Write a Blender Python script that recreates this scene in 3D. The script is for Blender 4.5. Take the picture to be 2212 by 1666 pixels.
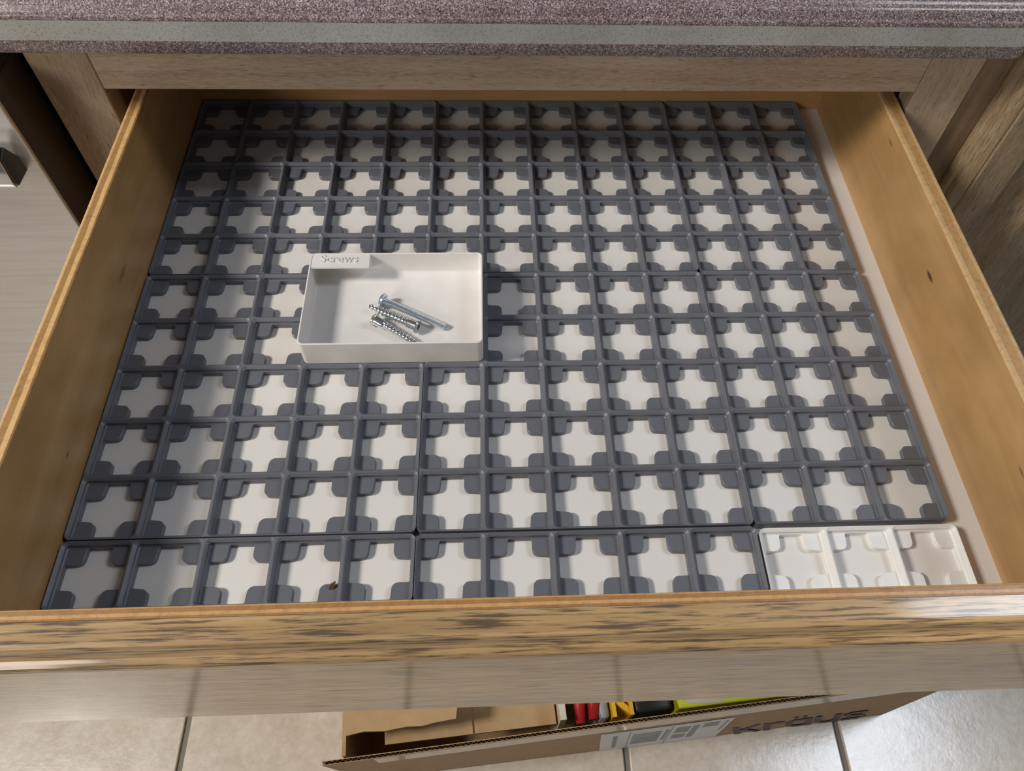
import bpy, bmesh, math, random
from mathutils import Vector, Matrix
random.seed(7)
PI = math.pi
for o in list(bpy.data.objects):
    bpy.data.objects.remove(o, do_unlink=True)
S = bpy.context.scene
COL = S.collection

# ------------------------------------------------------------------ camera, world, lights, exposure
cam_data = bpy.data.cameras.new('camera')
cam = bpy.data.objects.new('camera', cam_data)
COL.objects.link(cam)
cam_data.sensor_width = 36.0
cam_data.sensor_fit = 'HORIZONTAL'
cam_data.lens = 1612.10 / 2212 * 36
cam_data.shift_x = -37.03 / 2212
cam_data.clip_start = 0.02
cam.matrix_world = Matrix(((0.99882506, 0.01435291, -0.04628705, 0.25934858),
                           (-0.03738331, 0.83599456, -0.54746286, -0.59746205),
                           (0.03083804, 0.54854999, 0.83554888, 0.43184339),
                           (0, 0, 0, 1)))
S.camera = cam
S.view_settings.view_transform = 'Standard'
S.view_settings.look = 'None'
S.view_settings.exposure = 0.0
S.view_settings.gamma = 1.0
S.view_settings.use_curve_mapping = False
w = bpy.data.worlds.new('room_light')
S.world = w
w.use_nodes = True
w.node_tree.nodes['Background'].inputs[0].default_value = (0.86, 0.92, 1.0, 1)
w.node_tree.nodes['Background'].inputs[1].default_value = 0.12


def area(name, loc, target, sx, sy, power, col):
    l = bpy.data.lights.new(name, 'AREA')
    l.shape = 'RECTANGLE'
    l.size, l.size_y = sx, sy
    l.energy = power
    l.color = col
    o = bpy.data.objects.new(name, l)
    COL.objects.link(o)
    o.location = loc
    o.rotation_euler = (Vector(target) - Vector(loc)).to_track_quat('-Z', 'Y').to_euler()
    return o


# warm ceiling lamp up to the left, cool window light from the right
area('ceiling_lamp_light', (-1.55, -0.72, 1.66), (0.28, -0.25, 0), 0.42, 0.42, 48, (1.0, 0.935, 0.87))
area('window_light', (1.80, -0.02, 1.72), (0.3, -0.3, 0), 0.85, 0.7, 24, (0.78, 0.87, 1.0))

# soft daylight from the room behind and to the left of the viewer
area('room_daylight', (-1.5, -2.3, 1.15), (0.2, 0.0, 0), 0.9, 0.7, 19, (1.0, 0.95, 0.90))


# ------------------------------------------------------------------ materials
def mat(name, col=(0.5, 0.5, 0.5), rough=0.5, metal=0.0, spec=0.5, coat=0.0, coat_rough=0.1):
    m = bpy.data.materials.new(name)
    m.use_nodes = True
    b = m.node_tree.nodes['Principled BSDF']
    b.inputs['Base Color'].default_value = (*col, 1)
    b.inputs['Roughness'].default_value = rough
    b.inputs['Metallic'].default_value = metal
    b.inputs['Specular IOR Level'].default_value = spec
    b.inputs['Coat Weight'].default_value = coat
    b.inputs['Coat Roughness'].default_value = coat_rough
    return m


def nodes(m):
    nt = m.node_tree
    return nt, nt.nodes, nt.links, nt.nodes['Principled BSDF']


def coord(m, scale=(1, 1, 1), rot=(0, 0, 0)):
    nt, N, L, b = nodes(m)
    tc = N.new('ShaderNodeTexCoord')
    mp = N.new('ShaderNodeMapping')
    mp.inputs['Scale'].default_value = scale
    mp.inputs['Rotation'].default_value = rot
    L.new(tc.outputs['Object'], mp.inputs['Vector'])
    return mp.outputs['Vector']


def noise(m, vec, scale, detail=4, rough=0.55, dist=0.0):
    nt, N, L, b = nodes(m)
    n = N.new('ShaderNodeTexNoise')
    n.inputs['Scale'].default_value = scale
    n.inputs['Detail'].default_value = detail
    n.inputs['Roughness'].default_value = rough
    n.inputs['Distortion'].default_value = dist
    L.new(vec, n.inputs['Vector'])
    return n.outputs['Fac']


def ramp(m, fac, stops, interp='LINEAR'):
    nt, N, L, b = nodes(m)
    r = N.new('ShaderNodeValToRGB')
    r.color_ramp.interpolation = interp
    e = r.color_ramp.elements
    while len(e) < len(stops):
        e.new(0.5)
    for i, (p, c) in enumerate(stops):
        e[i].position = p
        e[i].color = (*c, 1) if len(c) == 3 else c
    L.new(fac, r.inputs['Fac'])
    return r.outputs['Color']


def mix(m, a, b_, fac, mode='MIX'):
    nt, N, L, b = nodes(m)
    x = N.new('ShaderNodeMix')
    x.data_type = 'RGBA'
    x.blend_type = mode
    for sock, v in ((x.inputs[0], fac), (x.inputs[6], a), (x.inputs[7], b_)):
        if isinstance(v, (int, float)):
            sock.default_value = v
        elif isinstance(v, tuple):
            sock.default_value = (*v, 1)
        else:
            L.new(v, sock)
    return x.outputs[2]


def bump(m, h, strength=0.3, dist=0.001):
    nt, N, L, b = nodes(m)
    x = N.new('ShaderNodeBump')
    x.inputs['Strength'].default_value = strength
    x.inputs['Distance'].default_value = dist
    L.new(h, x.inputs['Height'])
    L.new(x.outputs['Normal'], b.inputs['Normal'])
    return x


def base(m, c):
    nt, N, L, b = nodes(m)
    L.new(c, b.inputs['Base Color'])


def wood(name, axis, light, mid, dark, streak=0.5, rough=0.4, coat=0.0, coat_rough=0.12, blotch=0.35, freq=170, pore=0.8, fine=3.0, st2=0.05, lime=0.0):
    """oak: long grain along axis, dark open pores, broad blotches"""
    m = mat(name, light, rough, coat=coat, coat_rough=coat_rough)
    sc = [1.0, 1.0, 1.0]
    i = 'xyz'.index(axis)
    sc[i] = 0.05
    v = coord(m, tuple(sc))
    g = noise(m, v, freq * 0.5, 5, 0.6, 0.4)
    col = ramp(m, g, [(0.33, mid), (0.62, light)])
    sc2 = [1.0, 1.0, 1.0]
    sc2[i] = st2
    v2 = coord(m, tuple(sc2))
    g2 = noise(m, v2, freq * fine, 4, 0.62, 0.15)
    p = ramp(m, g2, [(streak, (0, 0, 0)), (streak + 0.13, (1, 1, 1))])
    col = mix(m, col, dark, mix(m, (0, 0, 0), (pore, pore, pore), p))
    if lime:
        # pale liming paste left in the grain
        sc4 = [1.0, 1.0, 1.0]
        sc4[i] = 0.10
        g4 = noise(m, coord(m, tuple(sc4), (0.02, 0.03, 0.01)), freq * 4.2, 4, 0.7)
        col = mix(m, col, (0.62, 0.55, 0.46), ramp(m, g4, [(0.50, (0, 0, 0)), (0.62, (lime,) * 3)]))
    v3 = coord(m, tuple(0.35 if k == i else 1.0 for k in range(3)))
    g3 = noise(m, v3, 14, 3, 0.5)
    bl = ramp(m, g3, [(0.3, (1 - blotch,) * 3), (0.7, (1, 1, 1))])
    col = mix(m, col, bl, 1.0, 'MULTIPLY')
    base(m, col)
    bump(m, g2, 0.3, 0.0003)
    return m


def maple(name, axis, light, dark, rough=0.38, coat=0.25):
    m = mat(name, light, rough, coat=coat, coat_rough=0.2)
    sc = [1.0] * 3
    i = 'xyz'.index(axis)
    sc[i] = 0.12
    g = noise(m, coord(m, tuple(sc)), 40, 4, 0.6, 0.8)
    col = ramp(m, g, [(0.3, dark), (0.65, light)])
    sc[i] = 0.22
    g2 = noise(m, coord(m, tuple(sc), (0.3, 0.2, 0.1)), 130, 2, 0.5)
    fl = ramp(m, g2, [(0.735, (0, 0, 0)), (0.76, (0.75,) * 3)])
    col = mix(m, col, (0.10, 0.05, 0.02), fl)
    g3 = noise(m, coord(m), 11, 3, 0.6)
    col = mix(m, col, ramp(m, g3, [(0.3, (0.78, 0.76, 0.72)), (0.7, (1, 1, 1))]), 1.0, 'MULTIPLY')
    base(m, col)
    bump(m, g, 0.1, 0.0003)
    return m


def ply_edge(name, axis, origin, thick, layers, light, dark):
    """ply edge: stripes across the panel thickness"""
    m = mat(name, light, 0.45, coat=0.15, coat_rough=0.25)
    nt, N, L, b = nodes(m)
    tc = N.new('ShaderNodeTexCoord')
    sx = N.new('ShaderNodeSeparateXYZ')
    L.new(tc.outputs['Object'], sx.inputs[0])
    sc = [0.25] * 3
    sc['xyz'.index(axis)] = 1
    n = noise(m, coord(m, tuple(sc)), 90, 4, 0.6)
    a = N.new('ShaderNodeMath')
    a.operation = 'SUBTRACT'
    L.new(sx.outputs['xyz'.index(axis)], a.inputs[0])
    a.inputs[1].default_value = origin
    d = N.new('ShaderNodeMath')
    d.operation = 'MULTIPLY'
    L.new(a.outputs[0], d.inputs[0])
    d.inputs[1].default_value = layers / thick * PI
    j = N.new('ShaderNodeMath')
    j.operation = 'MULTIPLY_ADD'
    L.new(n, j.inputs[0])
    j.inputs[1].default_value = 1.6
    L.new(d.outputs[0], j.inputs[2])
    s = N.new('ShaderNodeMath')
    s.operation = 'SINE'
    L.new(j.outputs[0], s.inputs[0])
    col = ramp(m, s.outputs[0], [(0.0, dark), (0.35, light)])
    g = noise(m, coord(m, (1, 1, 1)), 260, 3, 0.7)
    col = mix(m, col, ramp(m, g, [(0.3, (0.62, 0.55, 0.45)), (0.55, (1, 1, 1))]), 0.6, 'MULTIPLY')
    base(m, col)
    return m


def plastic(name, col, rough=0.42, lines=0.25, spec=0.5):
    m = mat(name, col, rough, spec=spec)
    g = noise(m, coord(m, (1, 1, 1)), 60, 3, 0.6)
    base(m, mix(m, tuple(c * 0.88 for c in col), tuple(min(1, c * 1.08) for c in col), g))
    nt, N, L, b = nodes(m)
    wv = N.new('ShaderNodeTexWave')
    wv.bands_direction = 'Z'
    wv.inputs['Scale'].default_value = 800
    wv.inputs['Distortion'].default_value = 0.6
    tc = N.new('ShaderNodeTexCoord')
    L.new(tc.outputs['Object'], wv.inputs['Vector'])
    bump(m, wv.outputs['Fac'], lines, 0.0002)
    return m


def mark(m, p, radii, col, strength=0.9):
    """a stain or knot with a place of its own in the wood"""
    nt, N, L, b = nodes(m)
    tc = N.new('ShaderNodeTexCoord')
    mp = N.new('ShaderNodeMapping')
    mp.vector_type = 'POINT'
    mp.inputs['Scale'].default_value = tuple(1 / r for r in radii)
    mp.inputs['Location'].default_value = tuple(-q / r for q, r in zip(p, radii))
    L.new(tc.outputs['Object'], mp.inputs['Vector'])
    ln = N.new('ShaderNodeVectorMath')
    ln.operation = 'LENGTH'
    L.new(mp.outputs['Vector'], ln.inputs[0])
    f = ramp(m, ln.outputs['Value'], [(0.4, (strength,) * 3), (1.0, (0, 0, 0))])
    old = b.inputs['Base Color'].links[0].from_socket
    L.new(mix(m, old, col, f), b.inputs['Base Color'])


M = {}
M['grey_plastic'] = plastic('grey_plastic', (0.142, 0.150, 0.170), 0.37, 0.15)
M['white_plastic'] = plastic('white_plastic', (0.86, 0.855, 0.83), 0.42, 0.1)
M['tray_plastic'] = plastic('tray_plastic', (0.77, 0.745, 0.715), 0.5, 0.1)
M['drawer_base'] = mat('drawer_base', (0.80, 0.765, 0.71), 0.42)
g_ = noise(M['drawer_base'], coord(M['drawer_base']), 9, 3)
base(M['drawer_base'], mix(M['drawer_base'], (0.745, 0.715, 0.67), (0.79, 0.765, 0.725), g_))
M['maple_y'] = maple('maple_y', 'y', (0.57, 0.345, 0.145), (0.46, 0.26, 0.095))
mark(M['maple_y'], (0.569, -0.2535, 0.0405), (0.02, 0.0075, 0.0022), (0.04, 0.015, 0.005))
mark(M['maple_y'], (0.569, -0.1330, 0.0600), (0.02, 0.0060, 0.0012), (0.12, 0.05, 0.015), 0.7)
mark(M['maple_y'], (0.569, -0.4100, 0.0450), (0.02, 0.0050, 0.0010), (0.10, 0.04, 0.015), 0.8)
mark(M['maple_y'], (-0.0012, -0.2330, 0.0272), (0.02, 0.0120, 0.0030), (0.20, 0.085, 0.025), 0.6)
mark(M['maple_y'], (-0.0012, -0.1860, 0.0279), (0.02, 0.0200, 0.0080), (0.42, 0.25, 0.11), 0.5)
mark(M['maple_y'], (-0.0012, -0.3730, 0.0200), (0.02, 0.0030, 0.0012), (0.06, 0.03, 0.015), 0.8)
M['maple_x'] = maple('maple_x', 'x', (0.60, 0.36, 0.15), (0.48, 0.27, 0.10))
M['ply_left'] = ply_edge('ply_left', 'x', -0.0115, 0.0103, 3.2, (0.70, 0.45, 0.20), (0.40, 0.22, 0.075))
M['ply_right'] = ply_edge('ply_right', 'x', 0.569, 0.013, 2.4, (0.62, 0.41, 0.20), (0.50, 0.29, 0.11))
M['ply_front'] = ply_edge('ply_front', 'y', -0.4956, 0.012, 6.5, (0.66, 0.39, 0.16), (0.42, 0.21, 0.07))
M['oak_front'] = wood('oak_front', 'x', (0.66, 0.43, 0.19), (0.46, 0.28, 0.115), (0.085, 0.058, 0.04),
                      streak=0.485, rough=0.45, coat=0.85, coat_rough=0.11, blotch=0.4, freq=300, pore=0.85, fine=2.0, st2=0.05)
M['oak_rail'] = wood('oak_rail', 'x', (0.60, 0.44, 0.30), (0.48, 0.325, 0.20), (0.15, 0.085, 0.05),
                     streak=0.55, rough=0.45, coat=0.15, blotch=0.28, freq=260, pore=0.6, fine=4, st2=0.10, lime=0.75)
M['oak_stile'] = wood('oak_stile', 'z', (0.57, 0.43, 0.29), (0.45, 0.31, 0.18), (0.13, 0.075, 0.04),
                      streak=0.56, rough=0.5, coat=0.1, blotch=0.33, freq=260, pore=0.7, fine=4, st2=0.10, lime=0.55)
M['oak_shaded'] = wood('oak_shaded', 'z', (0.28, 0.19, 0.115), (0.20, 0.125, 0.07), (0.07, 0.04, 0.02),
                     streak=0.54, rough=0.55, coat=0.1, blotch=0.4, freq=240, pore=0.6, fine=4, st2=0.08)  # darker oak: shade on the tall cabinet's stile put into the colour
M['oak_door'] = wood('oak_door', 'z', (0.38, 0.28, 0.16), (0.27, 0.185, 0.10), (0.09, 0.055, 0.03),
                     streak=0.53, rough=0.5, coat=0.1, blotch=0.45, freq=240, pore=0.75, fine=4, st2=0.08, lime=0.3)
M['dark_inside'] = mat('dark_inside', (0.10, 0.07, 0.045), 0.8)


def speckle(name, cols, scale):
    m = mat(name, tuple(c for c in cols[0]), 0.32, coat=0.3, coat_rough=0.10)
    nt, N, L, b = nodes(m)
    vo = N.new('ShaderNodeTexVoronoi')
    vo.inputs['Scale'].default_value = scale
    tc = N.new('ShaderNodeTexCoord')
    L.new(tc.outputs['Object'], vo.inputs['Vector'])
    sep = N.new('ShaderNodeSeparateColor')
    L.new(vo.outputs['Color'], sep.inputs[0])
    n = len(cols)
    c = ramp(m, sep.outputs[0], [(i / n, cols[i]) for i in range(n)], 'CONSTANT')
    g = noise(m, coord(m), 18, 2)
    c = mix(m, c, ramp(m, g, [(0.35, (0.76, 0.73, 0.72)), (0.65, (0.90, 0.89, 0.90))]), 1.0, 'MULTIPLY')
    base(m, c)
    return m


M['speckle'] = speckle('speckled_laminate', [(0.20, 0.145, 0.145), (0.33, 0.26, 0.26), (0.10, 0.06, 0.065), (0.42, 0.36, 0.36),
                                             (0.25, 0.19, 0.19), (0.145, 0.10, 0.105), (0.62, 0.57, 0.56), (0.30, 0.235, 0.235)], 1500)
M['inlay'] = speckle('inlay_laminate', [(0.478, 0.500, 0.464), (0.522, 0.536, 0.493), (0.450, 0.478, 0.450), (0.507, 0.515, 0.478),
                                        (0.551, 0.558, 0.515), (0.464, 0.486, 0.450), (0.493, 0.507, 0.471), (0.362, 0.341, 0.319)], 1500)
M['steel'] = mat('brushed_steel', (0.58, 0.55, 0.51), 0.42, metal=0.85)
g_ = noise(M['steel'], coord(M['steel'], (0.05, 1, 1)), 260, 3)
base(M['steel'], ramp(M['steel'], g_, [(0.3, (0.60, 0.58, 0.555)), (0.7, (0.69, 0.67, 0.645))]))
M['dark_edge'] = mat('dishwasher_side', (0.04, 0.027, 0.018), 0.5)
M['chrome'] = mat('chrome', (0.75, 0.76, 0.78), 0.10, metal=1)
M['black_plastic'] = mat('black_plastic', (0.018, 0.017, 0.016), 0.35)
M['zinc'] = mat('zinc', (0.72, 0.79, 0.84), 0.27, metal=1)
M['zinc_yellow'] = mat('zinc_bright', (0.76, 0.80, 0.80), 0.20, metal=1)
M['tile'] = mat('ceramic_tile', (0.6, 0.55, 0.48), 0.22, spec=0.9)
m_ = M['tile']
g1 = noise(m_, coord(m_), 22, 6, 0.65)
g2 = noise(m_, coord(m_), 120, 4, 0.6)
base(m_, mix(m_, ramp(m_, g1, [(0.3, (0.56, 0.485, 0.39)), (0.7, (0.70, 0.635, 0.545))]),
             ramp(m_, g2, [(0.3, (0.86, 0.84, 0.80)), (0.65, (1, 1, 1))]), 1.0, 'MULTIPLY'))
bump(m_, mix(m_, g1, g2, 0.3), 0.4, 0.0013)
M['grout'] = mat('grout', (0.20, 0.185, 0.155), 0.9)


def cardboard(name, light, dark):
    m = mat(name, light, 0.75, spec=0.25)
    g = noise(m, coord(m, (1, 1, 0.3)), 60, 3)
    base(m, ramp(m, g, [(0.3, dark), (0.7, light)]))
    return m


M['card'] = cardboard('cardboard', (0.37, 0.25, 0.145), (0.33, 0.22, 0.125))
M['card_in'] = cardboard('cardboard_inside', (0.50, 0.34, 0.18), (0.44, 0.295, 0.155))
M['card_edge'] = cardboard('cardboard_edge', (0.30, 0.19, 0.09), (0.20, 0.12, 0.06))
M['tape'] = mat('packing_tape', (0.40, 0.31, 0.23), 0.25, coat=0.3)
M['paper'] = mat('label_paper', (0.60, 0.61, 0.60), 0.5)
M['ink'] = mat('ink_print', (0.055, 0.05, 0.055), 0.6)
M['grey_ink'] = mat('grey_ink', (0.24, 0.25, 0.26), 0.6)
M['yellow'] = mat('yellow_plastic', (0.85, 0.50, 0.02), 0.35)
M['lime'] = mat('lime_plastic', (0.66, 0.68, 0.01), 0.4)
M['red'] = mat('red_plastic', (0.40, 0.015, 0.018), 0.35)
M['offwhite'] = mat('offwhite_card', (0.62, 0.58, 0.45), 0.6)
M['greyplas'] = mat('grey_tool_plastic', (0.30, 0.32, 0.32), 0.35)
M['chip'] = mat('wood_chip', (0.11, 0.06, 0.03), 0.6)


# ------------------------------------------------------------------ helpers
def link(name, bm, m, parent=None, smooth=False, kind=None):
    bmesh.ops.recalc_face_normals(bm, faces=bm.faces)
    me = bpy.data.meshes.new(name)
    bm.to_mesh(me)
    bm.free()
    for x in (m if isinstance(m, (list, tuple)) else [m]):
        me.materials.append(x)
    if smooth:
        for p in me.polygons:
            p.use_smooth = True
        me.set_sharp_from_angle(angle=math.radians(38))
    return place(name, me, parent, kind)


def place(name, me, parent=None, kind=None):
    o = bpy.data.objects.new(name, me)
    COL.objects.link(o)
    if parent is not None:
        o.parent = parent
        if parent.get('_o') is None:
            off = Vector((0, 0, 0))
        else:
            off = Vector(parent['_o'])
        o.location = -off
        # world-space vertices: undo the chain of parent origins
        o['_o'] = (0.0, 0.0, 0.0)
    else:
        o['_o'] = (0.0, 0.0, 0.0)
    if kind:
        o['kind'] = kind
    return o


def tag(o, label, cat, group=None):
    o['label'] = label
    o['category'] = cat
    if group:
        o['group'] = group
    return o


def thing(name, loc, label, cat, group=None):
    o = bpy.data.objects.new(name, None)
    COL.objects.link(o)
    o.location = loc
    o.empty_display_size = 0.02
    o['_o'] = tuple(loc)
    return tag(o, label, cat, group)


def node_part(name, loc, parent):
    """an Empty part that gathers sub-parts; loc in world space"""
    o = bpy.data.objects.new(name, None)
    COL.objects.link(o)
    o.parent = parent
    o.location = Vector(loc) - Vector(parent['_o'])
    o['_o'] = tuple(loc)
    o.empty_display_size = 0.02
    return o


def new():
    return bmesh.new()


def box(bm, x0, x1, y0, y1, z0, z1, mi=0):
    v = [bm.verts.new((x, y, z)) for x in (x0, x1) for y in (y0, y1) for z in (z0, z1)]
    fs = [(0, 1, 3, 2), (4, 6, 7, 5), (0, 4, 5, 1), (2, 3, 7, 6), (0, 2, 6, 4), (1, 5, 7, 3)]
    out = []
    for f in fs:
        F = bm.faces.new([v[i] for i in f])
        F.material_index = mi
        out.append(F)
    return out


def bevel(bm, w, seg=2, edges=None):
    bmesh.ops.bevel(bm, geom=list(edges or bm.edges), offset=w, segments=seg, affect='EDGES', profile=0.5)


def prism(bm, poly, axis, a, b, mi=0):
    """poly = list of 2-D points in the two other axes (in xyz order), swept from a to b"""
    def P(p, t):
        if axis == 'x':
            return (t, p[0], p[1])
        if axis == 'y':
            return (p[0], t, p[1])
        return (p[0], p[1], t)
    A = [bm.verts.new(P(p, a)) for p in poly]
    B = [bm.verts.new(P(p, b)) for p in poly]
    n = len(poly)
    fs = [bm.faces.new(A), bm.faces.new(B[::-1])]
    for i in range(n):
        fs.append(bm.faces.new((A[i], B[i], B[(i + 1) % n], A[(i + 1) % n])))
    for f in fs:
        f.material_index = mi
    return fs


def rrect(hx, hy, r, n=5, cx=0, cy=0):
    out = []
    for q, (sx, sy) in enumerate(((1, 1), (-1, 1), (-1, -1), (1, -1))):
        for k in range(n + 1):
            t = (q + k / n) * PI / 2
            out.append((cx + sx * (hx - r) + r * math.cos(t), cy + sy * (hy - r) + r * math.sin(t)))
    return out


def bridge(bm, A, B):
    n = len(A)
    for i in range(n):
        bm.faces.new((A[i], A[(i + 1) % n], B[(i + 1) % n], B[i]))


FLOOR = -0.745

# ------------------------------------------------------------------ floor and tiles
bm = new()
box(bm, -1.6, 2.2, -2.2, 0.6, FLOOR - 0.03, FLOOR - 0.004)
floor = link('floor', bm, M['grout'], kind='structure')
PX, GX = 0.3140, 0.4400
PY, GY = 0.3140, -0.2600
GAP = 0.0085
for i in range(-6, 6):
    for j in range(-6, 3):
        x0, y0 = GX + i * PX + GAP / 2, GY + j * PY + GAP / 2
        x1, y1 = x0 + PX - GAP, y0 + PY - GAP
        bm = new()
        dz = random.uniform(-0.0004, 0.0004)
        fs = box(bm, x0, x1, y0, y1, FLOOR - 0.008, FLOOR + dz)
        top = [e for e in bm.edges if all(v.co.z > FLOOR - 0.002 for v in e.verts)]
        bevel(bm, 0.002, 2, top)
        link('tile', bm, M['tile'], floor)

# ------------------------------------------------------------------ base cabinet with its drawer
YF = -0.105          # plane of the face frame
cab = thing('base_cabinet', (0.28, YF, FLOOR), 'pale oak base cabinet under the speckled countertop with its wide drawer pulled out', 'cabinet')
bm = new()
box(bm, -0.067, -0.0236, YF, YF + 0.02, FLOOR + 0.10, 0.1275)
bevel(bm, 0.0008, 1)
link('stile', bm, M['oak_stile'], cab)
bm = new()
box(bm, 0.5866, 0.6280, YF, YF + 0.02, FLOOR + 0.10, 0.1275)
bevel(bm, 0.0008, 1)
link('stile', bm, M['oak_stile'], cab)
bm = new()
box(bm, -0.0234, 0.5864, YF + 0.0003, YF + 0.02, 0.0842, 0.1275)
bevel(bm, 0.0008, 1)
link('top_rail', bm, M['oak_rail'], cab)
bm = new()
box(bm, -0.0234, 0.5864, YF + 0.0003, YF + 0.02, -0.075, -0.035)
bevel(bm, 0.0008, 1)
link('middle_rail', bm, M['oak_rail'], cab)
bm = new()
box(bm, -0.0234, 0.5864, YF + 0.0003, YF + 0.02, FLOOR + 0.10, FLOOR + 0.14)
link('bottom_rail', bm, M['oak_rail'], cab)
bm = new()
box(bm, -0.067, -0.048, YF + 0.02, 0.45, FLOOR + 0.0, 0.1275)
link('cabinet_side', bm, M['dark_inside'], cab)
bm = new()
box(bm, 0.609, 0.628, YF + 0.02, 0.45, FLOOR + 0.0, 0.1275)
link('cabinet_side', bm, M['dark_inside'], cab)
bm = new()
box(bm, -0.048, 0.609, 0.44, 0.45, FLOOR, 0.1275)
link('back_board', bm, M['dark_inside'], cab)
bm = new()
box(bm, -0.048, 0.609, YF + 0.07, YF + 0.085, FLOOR, FLOOR + 0.10)
link('toe_kick', bm, M['oak_shaded'], cab)
# pale wooden spacer blocks that carry the drawer runners, just inside the opening
for x0, x1 in ((-0.0478, -0.0290), (0.5930, 0.6088)):
    bm = new()
    box(bm, x0, x1, YF + 0.0205, 0.42, -0.04, 0.075)
    link('runner_block', bm, M['maple_y'], cab)
# two doors below the drawer
for x0, x1 in ((-0.045, 0.279), (0.283, 0.609)):
    d = node_part('door', (x0, YF - 0.019, FLOOR + 0.12), cab)
    z0, z1 = FLOOR + 0.12, -0.06
    y0, y1 = YF - 0.0195, YF - 0.0005
    for a, b_, c, e in ((x0, x0 + 0.055, z0, z1), (x1 - 0.055, x1, z0, z1),
                        (x0 + 0.055, x1 - 0.055, z0, z0 + 0.055), (x0 + 0.055, x1 - 0.055, z1 - 0.055, z1)):
        bm = new()
        box(bm, a, b_, y0, y1, c, e)
        bevel(bm, 0.002, 1)
        link('door_stile' if b_ - a < 0.06 else 'door_rail', bm, M['oak_stile'] if b_ - a < 0.06 else M['oak_rail'], d)
    bm = new()
    box(bm, x0 + 0.055, x1 - 0.055, y0 + 0.007, y1, z0 + 0.055, z1 - 0.055)
    link('door_panel', bm, M['oak_stile'], d)

# the drawer (a part of the cabinet; its boards are sub-parts)
BASE = -0.0087       # top of the drawer bottom
TOPZ = 0.071
drw = node_part('drawer', (0.284, -0.24, BASE), cab)
XL, XLo, XR, XRo = -0.0012, -0.0115, 0.5690, 0.5820
YI, YB = -0.4836, 0.0012


def side_board(x0, x1, mtop):
    bm = new()
    box(bm, x0, x1, YI - 0.0, YB + 0.012, BASE - 0.012, TOPZ)
    ed = [e for e in bm.edges if all(v.co.z > TOPZ - 1e-5 for v in e.verts) and abs(e.verts[0].co.x - e.verts[1].co.x) < 1e-6]
    bevel(bm, 0.0012, 2, ed)
    for f in bm.faces:
        f.material_index = 1 if f.calc_center_median().z > TOPZ - 0.0013 else 0
    return link('drawer_side', bm, [M['maple_y'], mtop], drw)


side_board(XLo, XL, M['ply_left'])
side_board(XR, XRo, M['ply_right'])
bm = new()
box(bm, XL, XR, YB, YB + 0.012, BASE - 0.012, 0.060)
link('drawer_back', bm, M['maple_x'], drw)
bm = new()
box(bm, XLo, XRo, YI - 0.012, YI, BASE - 0.012, TOPZ)
ed = [e for e in bm.edges if all(v.co.z > TOPZ - 1e-5 and v.co.y > YI - 1e-5 for v in e.verts)]
bevel(bm, 0.0015, 2, ed)
for f in bm.faces:
    f.material_index = 1 if f.calc_center_median().z > TOPZ - 0.0016 else 0
link('drawer_inner_front', bm, [M['maple_x'], M['ply_front']], drw)
bm = new()
box(bm, XL, XR, YI, YB, BASE - 0.006, BASE)
link('drawer_bottom', bm, M['drawer_base'], drw)
# moulded oak drawer front
bm = new()
prof = [(-0.4958, -0.036), (-0.4958, 0.0915), (-0.4966, 0.0930)]
prof += [(-0.5060, 0.0932), (-0.5082, 0.0925), (-0.5092, 0.0908), (-0.5096, 0.0885), (-0.5101, 0.0866), (-0.5112, 0.0850),
         (-0.5126, 0.0840), (-0.5140, 0.0828), (-0.5148, 0.0812), (-0.5150, 0.0790)]
prof += [(-0.5150, 0.0785), (-0.5150, -0.0335), (-0.5150, -0.0345), (-0.5140, -0.036)]
prism(bm, prof, 'x', -0.050, 0.615)
link('drawer_front', bm, M['oak_front'], drw)

# ------------------------------------------------------------------ countertop
ct = thing('countertop', (0.1, -0.13, 0.1283), 'mauve speckled laminate countertop with a grey-green stripe along its edge', 'countertop')
CX0, CX1 = -1.2, 0.6350
cz = 0.1283


def round_end(bm, prof, x0, x1, r=0.006, mi=0):
    """front-edge profile (y, z), swept in x with a softly rounded right-hand end"""
    secs = [(x0, 0.0)]
    for k in range(5):
        t = k / 4 * PI / 2
        secs.append((x1 - r + r * math.sin(t), r * (1 - math.cos(t))))
    rings = []
    for x, d in secs:
        rings.append([bm.verts.new((x, y + (d if y < 0.0 else 0), z)) for y, z in prof])
    n = len(prof)
    for a, b_ in zip(rings, rings[1:]):
        for i in range(n):
            bm.faces.new((a[i], a[(i + 1) % n], b_[(i + 1) % n], b_[i]))
    bm.faces.new(rings[0])
    bm.faces.new(rings[-1][::-1])


bm = new()
prof = [(0.45, cz), (-0.1270, cz), (-0.1290, cz + 0.0005), (-0.1300, cz + 0.0022), (-0.1300, cz + 0.0098),
        (-0.1292, cz + 0.0100), (-0.1292, cz + 0.0237), (-0.1300, cz + 0.0239),
        (-0.1300, cz + 0.0262), (-0.1296, cz + 0.0268), (-0.1284, cz + 0.0270), (-0.1274, cz + 0.0272), (-0.1268, cz + 0.0280),
        (-0.1262, cz + 0.0305), (-0.1245, cz + 0.0327), (-0.1222, cz + 0.0338), (-0.1205, cz + 0.0342),
        (-0.1196, cz + 0.0352), (-0.1180, cz + 0.0360), (-0.1140, cz + 0.0363), (0.45, cz + 0.0363)]
round_end(bm, prof, CX0, CX1)
link('counter_slab', bm, M['speckle'], ct, smooth=True)
bm = new()
prof = [(-0.1285, cz + 0.0100), (-0.1300, cz + 0.0100), (-0.1300, cz + 0.0237), (-0.1285, cz + 0.0237)]
round_end(bm, prof, CX0, CX1)
link('inlay_stripe', bm, M['inlay'], ct)

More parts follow.
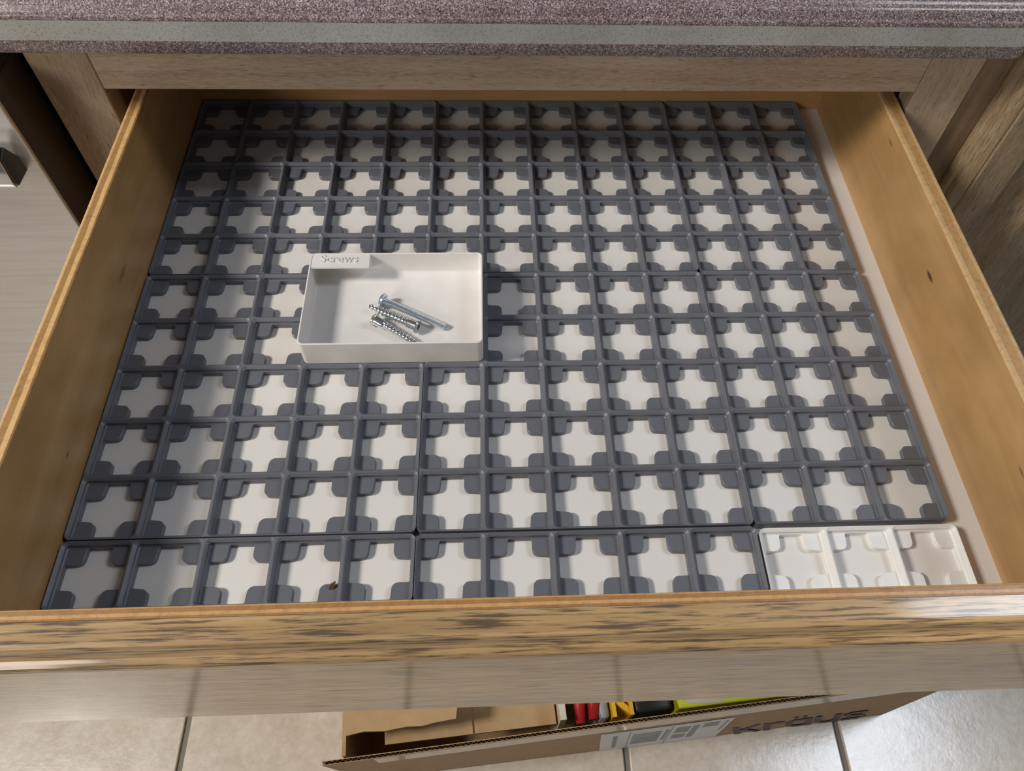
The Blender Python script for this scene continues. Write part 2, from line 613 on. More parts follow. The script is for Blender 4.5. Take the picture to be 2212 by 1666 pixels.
# ------------------------------------------------------------------ pantry cabinet on the right
pan = thing('tall_cabinet', (0.95, YF, FLOOR), 'tall weathered oak cabinet with a moulded door right of the drawer', 'cabinet')
bm = new()
box(bm, 0.6290, 0.6545, YF + 0.004, 0.42, FLOOR + 0.09, 1.2)
bevel(bm, 0.0008, 1)
link('stile', bm, M['oak_shaded'], pan)
bm = new()
box(bm, 0.6545, 1.25, YF + 0.004, 0.42, FLOOR + 0.09, 1.2)
link('carcass', bm, M['oak_shaded'], pan)
bm = new()
box(bm, 0.64, 1.25, YF + 0.07, 0.42, FLOOR, FLOOR + 0.09)
link('plinth', bm, M['oak_shaded'], pan)
door = node_part('door', (0.95, YF, FLOOR + 0.12), pan)
bm = new()
d0 = YF + 0.003
prof = [(0.6530, d0), (0.6530, d0 - 0.0065), (0.6545, d0 - 0.0085), (0.6562, d0 - 0.0095), (0.6568, d0 - 0.0135),
        (0.6585, d0 - 0.0165), (0.6615, d0 - 0.0185), (0.6650, d0 - 0.0195), (0.6662, d0 - 0.0187), (0.6675, d0 - 0.0208),
        (0.6960, d0 - 0.0208), (0.6975, d0 - 0.0195), (0.6985, d0 - 0.0165), (0.7020, d0 - 0.0145), (0.7060, d0 - 0.0120),
        (0.7060, d0)]
prism(bm, prof, 'z', FLOOR + 0.12, 1.15)
link('door_stile', bm, M['oak_door'], door, smooth=True)
bm = new()
prof = [(0.7060, d0 - 0.001), (0.7060, d0 - 0.0085), (0.7200, d0 - 0.0100), (0.7380, d0 - 0.0165), (0.7400, d0 - 0.0185),
        (1.1400, d0 - 0.0185), (1.1700, d0 - 0.0085), (1.1700, d0 - 0.001)]
prism(bm, prof, 'z', FLOOR + 0.18, 1.10)
link('door_panel', bm, M['oak_door'], door, smooth=True)
bm = new()
box(bm, 1.17, 1.225, d0 - 0.0208, d0, FLOOR + 0.12, 1.15)
link('door_stile', bm, M['oak_door'], door)
for z0, z1 in ((FLOOR + 0.12, FLOOR + 0.18), (1.10, 1.15)):
    bm = new()
    box(bm, 0.706, 1.17, d0 - 0.0208, d0, z0, z1)
    link('door_rail', bm, M['oak_door'], door)

# ------------------------------------------------------------------ dishwasher on the left
dw = thing('dishwasher', (-0.38, -0.12, FLOOR), 'stainless steel dishwasher with a dark-ended chrome handle left of the drawer', 'dishwasher')
YD = -0.150
bm = new()
box(bm, -0.670, -0.0755, YD + 0.003, YD + 0.055, FLOOR + 0.12, 0.112)
bevel(bm, 0.001, 1)
link('door_body', bm, M['dark_edge'], dw)
bm = new()
box(bm, -0.674, -0.0718, YD, YD + 0.003, FLOOR + 0.12, 0.114)
bevel(bm, 0.0009, 2)
link('steel_panel', bm, M['steel'], dw)
bm = new()
box(bm, -0.0755, -0.0728, YD + 0.003, YD + 0.0045, FLOOR + 0.12, 0.112)
link('edge_trim', bm, M['steel'], dw)
bm = new()
box(bm, -0.665, -0.080, YD + 0.056, 0.42, FLOOR + 0.02, 0.105)
link('tub', bm, M['black_plastic'], dw)
hn = node_part('handle', (-0.38, YD, 0.04), dw)
# bar handle: cross-section in y, z
bm = new()
sec = [(YD, 0.0478), (YD, 0.0620), (-0.1545, 0.0715), (-0.1585, 0.0775), (-0.1680, 0.0735), (-0.1702, 0.0520), (-0.1680, 0.0475)]
prism(bm, sec, 'x', -0.64, -0.0835)
bevel(bm, 0.0008, 2, [e for e in bm.edges])
link('grip', bm, M['chrome'], hn, smooth=True)
bm = new()
sec2 = [(YD, 0.0485), (YD, 0.0605), (-0.1550, 0.0695), (-0.1583, 0.0755), (-0.1668, 0.0718), (-0.1687, 0.0520), (-0.1668, 0.0487)]
prism(bm, sec2, 'x', -0.0834, -0.0820)
link('end_cap', bm, M['black_plastic'], hn)


# ------------------------------------------------------------------ grid baseplates
MM = 0.001
A3 = 18.15


def cell_ring(half, r, npts=6):
    """36 points round a rounded square, with the pad junction points on its straight sides"""
    L_ = A3 - 10.5 - 0.9       # junction position along a side (from the middle)
    out = []
    for q in range(4):
        c, s = math.cos(q * PI / 2), math.sin(q * PI / 2)
        pts = [(half, L_, None)]
        for k in range(npts + 1):
            t = k / npts * PI / 2
            pts.append((half - r + r * math.cos(t), half - r + r * math.sin(t), t))
        pts.append((L_, half, None))
        for x, y, t in pts:
            out.append((x * c - y * s, x * s + y * c))
    return out


def pad_outline():
    a, L_, f, R = A3, 10.5, 0.9, 4.0
    out = []
    # ring corner arc from (a, a-L-f) up round to (a-L-f, a)
    r = 1.15
    out.append((a, a - L_ - f))
    for k in range(6):
        t = k / 5 * PI / 2
        out.append((a - r + r * math.cos(t), a - r + r * math.sin(t)))
    out.append((a - L_ - f, a))
    for k in range(1, 4):
        t = k / 3 * PI / 2
        out.append((a - L_ - f + f * math.sin(t), a - f + f * math.cos(t)))
    for k in range(7):
        t = k / 6 * PI / 2
        out.append((a - L_ + R - R * math.cos(t), a - L_ + R - R * math.sin(t)))
    for k in range(1, 4):
        t = k / 3 * PI / 2
        out.append((a - f + f * (math.sin(t)) if False else a - f * math.cos(t), a - L_ - f * math.sin(t)))
    return out[:-1]


PT = [(20.72, 3.72, 0.0), (20.50, 3.50, -0.12), (18.85, 1.85, -1.95), (18.85, 1.85, -3.95), (A3, 1.15, -4.65), (A3, 1.15, -8.7)]


def plate_mesh(nx, ny, name):
    bm = new()
    for i in range(nx):
        for j in range(ny):
            cx, cy = (i + 0.5) * 42, -(j + 0.5) * 42
            # which sides are on the outside of the plate: +x, +y, -x, -y
            out = [i == nx - 1, j == 0, i == 0, j == ny - 1]
            rings = []
            lim = [20.88 if o else 21.0 for o in out]
            border = []
            for q in range(4):
                c, s = math.cos(q * PI / 2), math.sin(q * PI / 2)
                la, lb = lim[q], lim[(q + 1) % 4]
                L_ = A3 - 10.5 - 0.9
                pts = [(la, L_)]
                for k in range(7):
                    t = k / 6 * PI / 2
                    if out[q] and out[(q + 1) % 4]:
                        x, y = 17 + 3.88 * math.cos(t), 17 + 3.88 * math.sin(t)
                    else:
                        mx = max(math.cos(t), math.sin(t))
                        x, y = 17 + 4 * math.cos(t) / mx, 17 + 4 * math.sin(t) / mx
                        x, y = min(x, la), min(y, lb)
                    pts.append((x, y))
                pts.append((L_, lb))
                border += [(x * c - y * s, x * s + y * c) for x, y in pts]
            bv = [bm.verts.new(((cx + x) * MM, (cy + y) * MM, 0)) for x, y in border]
            prev = bv
            for h, r, z in PT:
                cur = [bm.verts.new(((cx + x) * MM, (cy + y) * MM, z * MM)) for x, y in cell_ring(h, r)]
                bridge(bm, prev, cur)
                prev = cur
            bot = [bm.verts.new(((cx + x) * MM, (cy + y) * MM, -8.7 * MM)) for x, y in border]
            bridge(bm, prev, bot)
            # outside walls
            n = 36
            for k in range(n):
                k2 = (k + 1) % n
                x0, y0 = border[k]
                x1, y1 = border[k2]
                onb = ((out[0] and min(x0, x1) > 17 - 1e-6 and (abs(x0 - x1) < 1e-6 and abs(x0 - 20.88) < 1e-6 or (out[1] or out[3]) and abs(y0) > 16.9 and abs(y1) > 16.9 and ((y0 > 0 and out[1]) or (y0 < 0 and out[3])))) or
                       (out[2] and max(x0, x1) < -17 + 1e-6 and (abs(x0 - x1) < 1e-6 and abs(x0 + 20.88) < 1e-6 or (out[1] or out[3]) and abs(y0) > 16.9 and abs(y1) > 16.9 and ((y0 > 0 and out[1]) or (y0 < 0 and out[3])))) or
                       (out[1] and abs(y0 - 20.88) < 1e-6 and abs(y1 - 20.88) < 1e-6) or
                       (out[3] and abs(y0 + 20.88) < 1e-6 and abs(y1 + 20.88) < 1e-6))
                if onb:
                    bm.faces.new((bv[k], bv[k2], bot[k2], bot[k]))
    bmesh.ops.remove_doubles(bm, verts=bm.verts, dist=1e-6)
    bmesh.ops.recalc_face_normals(bm, faces=bm.faces)
    me = bpy.data.meshes.new(name)
    bm.to_mesh(me)
    bm.free()
    for p in me.polygons:
        p.use_smooth = True
    me.set_sharp_from_angle(angle=math.radians(24))
    return me


def pad_mesh(q, m):
    bm = new()
    c, s = math.cos(q * PI / 2), math.sin(q * PI / 2)
    pts = pad_outline()
    ins = []
    cxm = A3 - 5.2
    for x, y in pts:
        ins.append((x, y))
    def V(z, sc=0.0):
        res = []
        for x, y in pts:
            dx, dy = x - cxm, y - cxm
            l = math.hypot(dx, dy)
            k = (l - sc) / l
            if x > A3 - 0.01 or y > A3 - 0.01 or (x > A3 - 1.2 and y > A3 - 1.2):
                k = 1
            X, Y = cxm + dx * k, cxm + dy * k
            res.append(bm.verts.new(((X * c - Y * s) * MM, (X * s + Y * c) * MM, z * MM)))
        return res
    t, u, b_ = V(-4.66, 0.22), V(-4.86), V(-8.69)
    bm.faces.new(t)
    bm.faces.new(b_[::-1])
    bridge(bm, t, u)
    bridge(bm, u, b_)
    bmesh.ops.recalc_face_normals(bm, faces=bm.faces)
    me = bpy.data.meshes.new('corner_pad')
    bm.to_mesh(me)
    bm.free()
    me.materials.append(m)
    for p in me.polygons:
        p.use_smooth = True
    me.set_sharp_from_angle(angle=math.radians(35))
    return me


PADS = {k: [pad_mesh(q, M[k]) for q in range(4)] for k in ('grey_plastic', 'white_plastic')}
PLATES = {}


def baseplate(c0, r0, nx, ny, m, label, dx=0.0, dy=0.0, rz=0.0, group=None):
    key = (nx, ny, m)
    if key not in PLATES:
        me = plate_mesh(nx, ny, 'grid_baseplate')
        me.materials.append(M[m])
        PLATES[key] = me
    o = bpy.data.objects.new('grid_baseplate', PLATES[key])
    COL.objects.link(o)
    o.location = (c0 * 0.042 + dx, -r0 * 0.042 + dy, 0)
    o.rotation_euler = (0, 0, rz)
    tag(o, label, 'organizer grid', group)
    for i in range(nx):
        for j in range(ny):
            for q in range(4):
                p = bpy.data.objects.new('corner_pad', PADS[m][q])
                COL.objects.link(p)
                p.parent = o
                p.location = ((i + 0.5) * 0.042, -(j + 0.5) * 0.042, 0)
    return o


G = 'grid baseplates lining the drawer'
baseplate(0, 0, 5, 5, 'grey_plastic', 'grey square grid baseplate in the shaded far left corner of the drawer', group=G)
baseplate(5, 0, 5, 5, 'grey_plastic', 'grey square grid baseplate at the middle of the drawer back, touching its back board', group=G)
baseplate(10, 0, 3, 5, 'grey_plastic', 'narrow grey grid baseplate in the far right corner of the drawer', group=G)
baseplate(0, 5, 5, 5, 'grey_plastic', 'grey square grid baseplate beside the left drawer side, left of and under the tray', dy=-0.0003, group=G)
baseplate(5, 5, 5, 5, 'grey_plastic', 'grey square grid baseplate in the middle of the drawer, right of the tray', dx=0.0002, dy=-0.0003, group=G)
baseplate(10, 5, 3, 5, 'grey_plastic', 'narrow grey grid baseplate beside the right drawer side, directly behind the white one', dx=0.0003, dy=-0.0001, group=G)
baseplate(0, 10, 5, 1, 'grey_plastic', 'single-row grey grid baseplate in the near left corner of the drawer', dy=-0.0010, group=G)
baseplate(5, 10, 5, 1, 'grey_plastic', 'single-row grey grid baseplate behind the drawer front, left of the white one', dx=0.0003, dy=-0.0015, group=G)
baseplate(10, 10, 3, 1, 'white_plastic', 'short white grid baseplate in the near right corner of the drawer', dx=0.0018, dy=-0.0030, group=G)

# ------------------------------------------------------------------ tray
TZ = 0.0225
TX0, TX1, TY0, TY1 = 0.12625, 0.25175, -0.29375, -0.21025
tcx, tcy = (TX0 + TX1) / 2, (TY0 + TY1) / 2
hx, hy = (TX1 - TX0) / 2, (TY1 - TY0) / 2
tray = thing('tray', (tcx, tcy, -0.0045), 'shallow white plastic tray holding three screws, set into the grey grid', 'tray')
bm = new()
lev = []
for ins, z, r in ((0.0, 0.0003, 0.0040), (0.0, TZ - 0.0003, 0.0040), (0.0003, TZ, 0.0038), (0.0010, TZ, 0.0031), (0.0013, TZ - 0.0003, 0.0028),
                  (0.0013, 0.0052, 0.0028), (0.0016, 0.0040, 0.0028), (0.0024, 0.0032, 0.0024), (0.0036, 0.0030, 0.0018)):
    lev.append([bm.verts.new((x, y, z)) for x, y in rrect(hx - ins, hy - ins, r, 6, tcx, tcy)])
for a, b_ in zip(lev, lev[1:]):
    bridge(bm, a, b_)
bm.faces.new(lev[0][::-1])
bm.faces.new(lev[-1])
link('tray_body', bm, M['tray_plastic'], tray, smooth=True)
for i in range(3):
    for j in range(2):
        fx, fy = 0.126 + (i + 0.5) * 0.042, -0.21 - (j + 0.5) * 0.042
        bm = new()
        ls = []
        for h, r, z in ((0.0204, 0.0034, 0.0002), (0.0184, 0.0016, -0.0019), (0.0184, 0.0016, -0.0038), (0.0177, 0.0009, -0.0045)):
            ls.append([bm.verts.new((x, y, z)) for x, y in rrect(h, h, r, 4, fx, fy)])
        for a, b_ in zip(ls, ls[1:]):
            bridge(bm, a, b_)
        bm.faces.new(ls[0])
        bm.faces.new(ls[-1][::-1])
        link('foot', bm, M['tray_plastic'], tray)
bm = new()
zt = TZ - 0.0004
prism(bm, [(TY1 - 0.0012, zt), (TY1 - 0.0140, zt), (TY1 - 0.0142, zt - 0.0010), (TY1 - 0.0130, zt - 0.0016), (TY1 - 0.0012, zt - 0.0130)],
      'x', TX0 + 0.0011, TX0 + 0.0430)
tab = link('label_tab', bm, M['tray_plastic'], tray)


def text_mesh(body, size, extrude, offset=0.0, shear=0.0):
    c = bpy.data.curves.new('txt', 'FONT')
    c.body = body
    c.size = size
    c.extrude = extrude
    c.offset = offset
    c.shear = shear
    c.resolution_u = 4
    o = bpy.data.objects.new('txt', c)
    COL.objects.link(o)
    dg = bpy.context.evaluated_depsgraph_get()
    dg.update()
    me = bpy.data.meshes.new_from_object(o.evaluated_get(dg))
    bpy.data.objects.remove(o, do_unlink=True)
    return me


me = text_mesh('Screws', 0.0104, 0.00035)
bm = new()
bm.from_mesh(me)
for v in bm.verts:
    v.co = Vector((TX0 + 0.0070 + v.co.x * 0.93, TY1 - 0.0092 + v.co.y, zt + 0.0003 + v.co.z))
link('lettering', bm, M['tray_plastic'], tab)


# ------------------------------------------------------------------ screws
def frame(a, b_):
    d = (Vector(b_) - Vector(a)).normalized()
    u = d.cross(Vector((0, 0, 1))).normalized()
    v = u.cross(d)
    return d, u, v


def lathe(bm, org, d, u, v, prof, n=24, sq=None):
    """prof = [(t along axis, radius)]"""
    rings = []
    for t, r in prof:
        rings.append([bm.verts.new(org + d * t + (u * math.cos(2 * PI * k / n) + v * math.sin(2 * PI * k / n)) * r) for k in range(n)])
    for a, b_ in zip(rings, rings[1:]):
        bridge(bm, a, b_)
    bm.faces.new(rings[0])
    bm.faces.new(rings[-1][::-1])
    return rings


def thread(bm, org, d, u, v, t0, t1, core, outer, pitch, n=18, spt=6, sharp=2.0, taper=0.0):
    steps = int((t1 - t0) / pitch * spt)
    rings = []
    for i in range(steps + 1):
        t = t0 + (t1 - t0) * i / steps
        f = 1.0
        if taper and t > t1 - taper:
            f = 0.62 + 0.38 * (t1 - t) / taper
        ring = []
        for k in range(n):
            ph = (t / pitch - k / n) % 1.0
            h = max(0.0, 1 - abs(ph - 0.5) * 2 * sharp)
            r = (core + (outer - core) * h) * f
            a = 2 * PI * k / n
            ring.append(bm.verts.new(org + d * t + (u * math.cos(a) + v * math.sin(a)) * r))
        rings.append(ring)
    for a, b_ in zip(rings, rings[1:]):
        bridge(bm, a, b_)
    bm.faces.new(rings[0])
    bm.faces.new(rings[-1][::-1])


TF = 0.0030
# machine screw: round head upper left, point to the lower right
a, b_ = Vector((0.1797, -0.2447, TF + 0.0058)), Vector((0.2246, -0.2672, TF + 0.0027))
d, u, v = frame(a, b_)
Ls = (b_ - a).length
s1 = thing('machine_screw', tuple(a - Vector((0, 0, 0.0047))), 'long fine-threaded machine screw with a round pan head, uppermost in the tray', 'screw')
bm = new()
lathe(bm, a, d, u, v, [(-0.0029, 0.0008), (-0.0027, 0.0030), (-0.0021, 0.0045), (-0.0010, 0.0054), (0.0000, 0.0056), (0.0003, 0.0052), (0.0004, 0.0024)], 28)
link('head', bm, M['zinc'], s1, smooth=True)
bm = new()
thread(bm, a, d, u, v, 0.0004, Ls, 0.00215, 0.00265, 0.00088, n=16, spt=6, sharp=1.0)
link('threaded_shank', bm, M['zinc'], s1, smooth=True)


def connector(name, head, tip, label):
    a, b_ = Vector(head), Vector(tip)
    d, u, v = frame(a, b_)
    L_ = (b_ - a).length
    r = thing(name, tuple(a - Vector((0, 0, 0.0048))), label, 'screw')
    bm = new()
    n = 30
    # head: flat flange with a hexagonal socket, then a plain collar
    prof = [(0.0000, 0.0047), (0.0005, 0.0050), (0.0010, 0.0049), (0.0016, 0.0036), (0.0020, 0.00345), (0.0082, 0.0034), (0.0090, 0.0030), (0.0104, 0.0022)]
    rings = []
    for t, rr in prof:
        rings.append([bm.verts.new(a + d * t + (u * math.cos(2 * PI * k / n) + v * math.sin(2 * PI * k / n)) * rr) for k in range(n)])
    for p, q in zip(rings, rings[1:]):
        bridge(bm, p, q)
    hexr = []
    for t in (0.0, 0.0028):
        ring = []
        for k in range(n):
            an = 2 * PI * k / n
            m6 = (an + PI / 6) % (PI / 3) - PI / 6
            rr = 0.0019 / math.cos(m6)
            ring.append(bm.verts.new(a + d * t + (u * math.cos(an) + v * math.sin(an)) * rr))
        hexr.append(ring)
    bridge(bm, rings[0], hexr[0])
    bridge(bm, hexr[0], hexr[1])
    bm.faces.new(hexr[1])
    bm.faces.new(rings[-1][::-1])
    link('head', bm, M['zinc_yellow'], r, smooth=True)
    bm = new()
    thread(bm, a, d, u, v, 0.0100, L_, 0.0022, 0.0032, 0.0029, n=22, spt=12, sharp=1.9, taper=0.009)
    link('threaded_shank', bm, M['zinc_yellow'], r, smooth=True)
    return r


connector('connector_screw', (0.2058, -0.2692, TF + 0.0056), (0.1694, -0.2490, TF + 0.0050),
          'coarse-threaded connector screw with its hex socket head facing lower right, middle one in the tray')
connector('connector_screw', (0.1738, -0.2612, TF + 0.0050), (0.2064, -0.2834, TF + 0.0034),
          'coarse-threaded connector screw with its head at the left, nearest the front wall of the tray')

# ------------------------------------------------------------------ wood chip on the near left baseplate
bm = new()
path = [(0.1618, -0.4535, -0.0045, 0.0013), (0.1621, -0.4522, -0.0030, 0.0017), (0.1630, -0.4509, -0.0018, 0.0013), (0.1642, -0.4500, -0.0012, 0.0003)]
A_, B_ = [], []
for x, y, z, h in path:
    A_.append([bm.verts.new((x - h, y, z)), bm.verts.new((x + h, y + 0.0004, z)), bm.verts.new((x + h, y + 0.0010, z + 0.0002)), bm.verts.new((x - h, y + 0.0006, z + 0.0002))])
for p, q in zip(A_, A_[1:]):
    bridge(bm, p, q)
bm.faces.new(A_[0])
bm.faces.new(A_[-1][::-1])
tag(link('wood_chip', bm, M['chip']), 'tiny curled brown wood chip on the near left grid baseplate', 'wood chip')

# ------------------------------------------------------------------ cardboard box on the floor below
ang = math.atan(0.0798)
BO = Vector((0.826, -0.4196, FLOOR))          # near right bottom corner
bx = Vector((-math.cos(ang), -math.sin(ang), 0))   # along the near wall, to the left
by = Vector((-math.sin(ang), math.cos(ang), 0))    # away from the viewer
BW, BD, BH = 0.752, 0.300, 0.240
carton = thing('cardboard_box', tuple(BO + bx * BW / 2 + by * BD / 2), 'open brown cardboard box of tools on the tiled floor below the drawer', 'box')


def BP(s, t, z):
    return BO + bx * s + by * t + Vector((0, 0, z))


def slab(bm, pts_a, pts_b, mi=0):
    A = [bm.verts.new(p) for p in pts_a]
    B = [bm.verts.new(p) for p in pts_b]
    n = len(A)
    fs = [bm.faces.new(A), bm.faces.new(B[::-1])]
    for i in range(n):
        fs.append(bm.faces.new((A[i], B[i], B[(i + 1) % n], A[(i + 1) % n])))
    for f in fs:
        f.material_index = mi


def zt_near(s):
    # the cut top edge climbs a little to the right
    return BH - 0.006 + 0.022 * (1 - s / BW)


TH = 0.0045


def NP(s, t, z):
    return BP(s, t - 0.006 * (s / BW) * (z / BH), z)


# near wall: two liners with a corrugated core between them
for t0, t1, m, mi in ((0, 0.0007, M['card'], 0), (TH - 0.0007, TH, M['card_in'], 0)):
    bm = new()
    ss = [k / 40 * (BW + 0.018) for k in range(41)]
    top = [(s, zt_near(s) + random.uniform(-0.0006, 0.0006)) for s in ss]
    poly = [(0.0, 0.0)] + [(ss[-1] - 0.02, 0.0)] + [(s, z) for s, z in reversed(top)]
    slab(bm, [NP(s, t0, z) for s, z in poly], [NP(s, t1, z) for s, z in poly])
    link('near_wall', bm, m, carton)
bm = new()
n = 260
prev = None
for k in range(n + 1):
    s = k / n * (BW + 0.018)
    t = 0.0007 if k % 2 else TH - 0.0007
    z1 = zt_near(s) - 0.0004
    cur = [bm.verts.new(NP(s, t, z1)), bm.verts.new(NP(s, t, z1 - 0.03)), bm.verts.new(NP(s + 0.0004, t, z1 - 0.03)), bm.verts.new(NP(s + 0.0004, t, z1))]
    if prev:
        bridge(bm, prev, cur)
    prev = cur
link('corrugated_core', bm, M['card_edge'], carton, kind='stuff')
for nm, s0, s1, t0, t1, z0, z1 in (('far_wall', 0, BW, BD - TH, BD, 0, BH), ('end_wall', 0, TH, TH, BD - TH, 0, BH),
                                   ('end_wall', BW - TH, BW, TH, BD - TH, 0, BH - 0.03), ('bottom', TH, BW - TH, TH, BD - TH, 0.001, 0.006)):
    bm = new()
    P4 = [BP(s0, t0, z0), BP(s1, t0, z0), BP(s1, t1, z0), BP(s0, t1, z0)]
    P5 = [BP(s0, t0, z1), BP(s1, t0, z1), BP(s1, t1, z1), BP(s0, t1, z1)]
    slab(bm, P4, P5)
    link(nm, bm, M['card_in'], carton)
# torn inner flap at the left end, folded in over the contents
bm = new()
fl = [(0.7470, 0.285), (0.7462, 0.048), (0.7447, 0.028), (0.7415, 0.0205), (0.722, 0.0228), (0.6988, 0.0206), (0.6725, 0.0225), (0.655, 0.0212), (0.6408, 0.0233), (0.6168, 0.0246), (0.6142, 0.0384), (0.6142, 0.285)]
slab(bm, [BP(s, t, BH - 0.001) for s, t in fl], [BP(s, t, BH + 0.003) for s, t in fl])
link('torn_flap', bm, M['card_in'], carton)
# inner cardboard sheets lying lower, with a seam between them
for s0, s1 in ((0.5995, 0.7050), (0.4975, 0.5970)):
    bm = new()
    slab(bm, [BP(s0, 0.014, 0.185), BP(s1, 0.014, 0.185), BP(s1, 0.28, 0.185), BP(s0, 0.28, 0.185)],
         [BP(s0, 0.014, 0.190), BP(s1, 0.014, 0.190), BP(s1, 0.28, 0.190), BP(s0, 0.28, 0.190)])
    link('inner_sheet', bm, M['card_in'], carton)
# packing tape along the top edge of the near wall
bm = new()
slab(bm, [NP(0.0, -0.0004, BH - 0.035), NP(BW - 0.04, -0.0004, BH - 0.050), NP(BW - 0.04, -0.0004, BH - 0.009), NP(0.0, -0.0004, BH + 0.013)],
     [NP(0.0, -0.0001, BH - 0.035), NP(BW - 0.04, -0.0001, BH - 0.050), NP(BW - 0.04, -0.0001, BH - 0.009), NP(0.0, -0.0001, BH + 0.013)])
link('packing_tape', bm, M['tape'], carton)
BOXMARK = True
WALLS = {}


def wall_quad(bm, s0, s1, z0, z1, t=-0.0009, th=0.0004):
    # printed a little askew on the wall
    a, b_, c, d = s0 + 0.1 * z0, s1 + 0.1 * z0, s1 + 0.1 * z1, s0 + 0.1 * z1
    slab(bm, [NP(a, t, z0), NP(b_, t, z0), NP(c, t, z1), NP(d, t, z1)],
         [NP(a, t - th, z0), NP(b_, t - th, z0), NP(c, t - th, z1), NP(d, t - th, z1)])


# shipping label with bar code and blocks of print
LS0, LS1, LZ0, LZ1 = 0.256, 0.426, 0.004, 0.180
bm = new()
wall_quad(bm, LS0, LS1, LZ0, LZ1, t=-0.0006)
lab = link('shipping_label', bm, M['paper'], carton)
bm = new()
for k in range(6):
    z = 0.045 + k * 0.0180
    wall_quad(bm, 0.346, 0.384, z, z + 0.0100, t=-0.0011, th=0.0002)
link('bar_code', bm, M['grey_ink'], lab)
bm = new()
for s0, s1, z0, z1 in ((0.309, 0.327, 0.105, 0.155), (0.309, 0.327, 0.050, 0.085), (0.297, 0.305, 0.045, 0.155), (0.272, 0.292, 0.130, 0.165),
                       (0.404, 0.410, 0.03, 0.15), (0.261, 0.264, 0.08, 0.165), (0.388, 0.3892, 0.006, 0.178), (0.3335, 0.3347, 0.006, 0.178),
                       (0.337, 0.341, 0.05, 0.15)):
    wall_quad(bm, s0, s1, z0, z1, t=-0.0011, th=0.0002)
link('printed_text', bm, M['grey_ink'], lab)
# lettering on the near wall
# wide heavy letters drawn as strokes in a unit box (x to the right, y up)
LET = {
    'K': [[(0.09, 0), (0.09, 1)], [(0.09, 0.42), (0.32, 0.5), (0.92, 1.0)], [(0.32, 0.5), (0.92, 0.0)]],
    'r': [[(0.12, 0), (0.12, 1)], [(0.12, 0.55), (0.30, 0.84), (0.60, 0.88), (0.95, 0.84)]],
    'a': [[(0.90, 0), (0.90, 1)], [(0.90, 0.74), (0.70, 0.88), (0.32, 0.88), (0.10, 0.66), (0.10, 0.34), (0.32, 0.12), (0.70, 0.12), (0.90, 0.26)],
          [(0.26, 1.22), (0.42, 1.22)], [(0.60, 1.22), (0.76, 1.22)]],
    'u': [[(0.10, 1), (0.10, 0.36), (0.28, 0.12), (0.66, 0.12), (0.90, 0.32)], [(0.90, 1), (0.90, 0)]],
    's': [[(0.92, 0.88), (0.30, 0.88), (0.10, 0.72), (0.26, 0.54), (0.76, 0.48), (0.91, 0.30), (0.72, 0.12), (0.06, 0.12)]],
}


def letter(bm, ch, sl, sr, z0, z1):
    W, H = abs(sl - sr), z1 - z0
    for st in LET[ch]:
        for (x0, y0), (x1, y1) in zip(st, st[1:]):
            X0, Y0, X1, Y1 = x0 * W, y0 * H, x1 * W, y1 * H
            l = math.hypot(X1 - X0, Y1 - Y0)
            dx, dy = (X1 - X0) / l, (Y1 - Y0) / l
            # upright strokes heavier than level ones
            h = 0.0048 if abs(dy) > 0.8 else (0.0088 if abs(dy) < 0.3 else 0.0066)
            e = 0.0020 if len(st) > 2 else 0.0
            pts = [(X0 - dx * e - dy * h, Y0 - dy * e + dx * h), (X1 + dx * e - dy * h, Y1 + dy * e + dx * h),
                   (X1 + dx * e + dy * h, Y1 + dy * e - dx * h), (X0 - dx * e + dy * h, Y0 - dy * e - dx * h)]
            bm.faces.new([bm.verts.new(NP(sl - px_ + 0.30 * (z0 + py_), -0.0011, z0 + py_)) for px_, py_ in pts])


bm = new()
for ch, sl, sr in (('K', 0.2250, 0.1870), ('r', 0.181, 0.153), ('a', 0.149, 0.112), ('u', 0.106, 0.070), ('s', 0.065, 0.030)):
    letter(bm, ch, sl, sr, 0.001, 0.078)
link('lettering', bm, M['ink'], carton)

# ---- things in the box
bm = new()
slab(bm, [BP(0.4875, 0.012, 0.05), BP(0.4950, 0.012, 0.05), BP(0.4950, 0.26, 0.05), BP(0.4875, 0.26, 0.05)],
     [BP(0.4875, 0.012, 0.225), BP(0.4950, 0.012, 0.225), BP(0.4950, 0.26, 0.225), BP(0.4875, 0.26, 0.225)])
tag(link('foam_sheet', bm, M['offwhite']), 'thin off-white foam sheet standing upright in the cardboard box', 'foam sheet')
pl = thing('pliers', tuple(BP(0.461, 0.05, 0.19)), 'red-handled pliers sticking out of the cardboard box', 'pliers')
for k, (s0, s1) in enumerate(((0.4690, 0.4610), (0.4530, 0.4580))):
    bm = new()
    pa = [BP(s0, 0.009 + 0.003 * k, 0.200), BP((s0 + s1) / 2 + 0.004 * (1 - 2 * k), 0.028, 0.210), BP(s1, 0.052, 0.214), BP(s1 - 0.002, 0.09, 0.212)]
    rings = []
    for i, p in enumerate(pa):
        r = (0.0055, 0.0072, 0.0060, 0.0045)[i]
        rings.append([bm.verts.new(p + bx * r * math.cos(q * PI / 5) + Vector((0, 0, 1)) * r * math.sin(q * PI / 5)) for q in range(10)])
    for p, q in zip(rings, rings[1:]):
        bridge(bm, p, q)
    bm.faces.new(rings[0])
    bm.faces.new(rings[-1][::-1])
    link('handle', bm, M['red'], pl, smooth=True)
bm = new()
slab(bm, [BP(0.4530, 0.09, 0.205), BP(0.4640, 0.09, 0.205), BP(0.4610, 0.14, 0.205), BP(0.4560, 0.14, 0.205)],
     [BP(0.4530, 0.09, 0.217), BP(0.4640, 0.09, 0.217), BP(0.4610, 0.14, 0.217), BP(0.4560, 0.14, 0.217)])
link('jaws', bm, M['zinc'], pl)


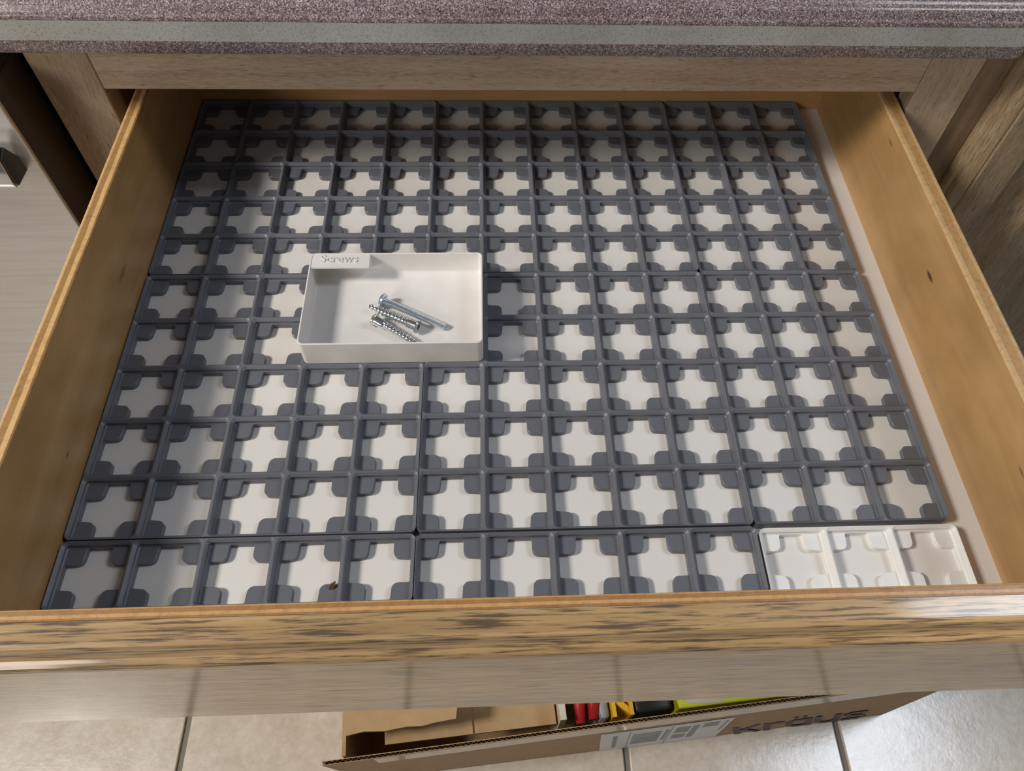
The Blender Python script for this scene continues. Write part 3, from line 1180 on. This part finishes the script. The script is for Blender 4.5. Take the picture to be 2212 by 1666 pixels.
def cbox(bm, s0, s1, t0, t1, z0, z1, bv=0.003):
    slab(bm, [BP(s0, t0, z0), BP(s1, t0, z0), BP(s1, t1, z0), BP(s0, t1, z0)], [BP(s0, t0, z1), BP(s1, t0, z1), BP(s1, t1, z1), BP(s0, t1, z1)])
    if bv:
        bevel(bm, bv, 2)


bm = new()
cbox(bm, 0.4335, 0.4465, 0.009, 0.20, 0.06, 0.212, 0.006)
tag(link('grey_tool_case', bm, M['greyplas'], smooth=True), 'pale grey plastic tool case between the red pliers and the yellow level', 'case')
lv = thing('spirit_level', tuple(BP(0.419, 0.1, 0.18)), 'yellow plastic spirit level lying in the cardboard box', 'level')
bm = new()
for s0, s1 in ((0.4270, 0.4320), (0.4060, 0.4105)):
    cbox(bm, s0, s1, 0.009, 0.27, 0.175, 0.222, 0)
cbox(bm, 0.4105, 0.4270, 0.009, 0.27, 0.180, 0.184, 0)
for t in (0.010, 0.055, 0.10, 0.145):
    slab(bm, [BP(0.4105, t, 0.185), BP(0.4105, t + 0.009, 0.185), BP(0.4270, t + 0.024, 0.185), BP(0.4270, t + 0.015, 0.185)],
         [BP(0.4105, t, 0.219), BP(0.4105, t + 0.009, 0.219), BP(0.4270, t + 0.024, 0.219), BP(0.4270, t + 0.015, 0.219)])
link('level_body', bm, M['yellow'], lv)
bm = new()
cbox(bm, 0.3580, 0.4045, 0.009, 0.27, 0.05, 0.222, 0.006)
tag(link('black_tool_case', bm, M['black_plastic'], smooth=True), 'black plastic tool case between the yellow level and the lime package', 'case')
pk = thing('package', tuple(BP(0.275, 0.1, 0.2)), 'lime yellow and white retail package at the right of the cardboard box', 'package')
bm = new()
cbox(bm, 0.195, 0.355, 0.007, 0.24, 0.05, 0.236, 0.002)
link('carton', bm, M['lime'], pk)
bm = new()
slab(bm, [BP(0.354, 0.0190, 0.2361), BP(0.340, 0.0110, 0.2361), BP(0.300, 0.0080, 0.2361), BP(0.300, 0.060, 0.2361), BP(0.354, 0.060, 0.2361)],
     [BP(0.354, 0.0190, 0.2368), BP(0.340, 0.0110, 0.2368), BP(0.300, 0.0080, 0.2368), BP(0.300, 0.060, 0.2368), BP(0.354, 0.060, 0.2368)])
link('printed_panel', bm, M['offwhite'], pk)

# drop helper properties
for o in bpy.data.objects:
    if '_o' in o:
        del o['_o']
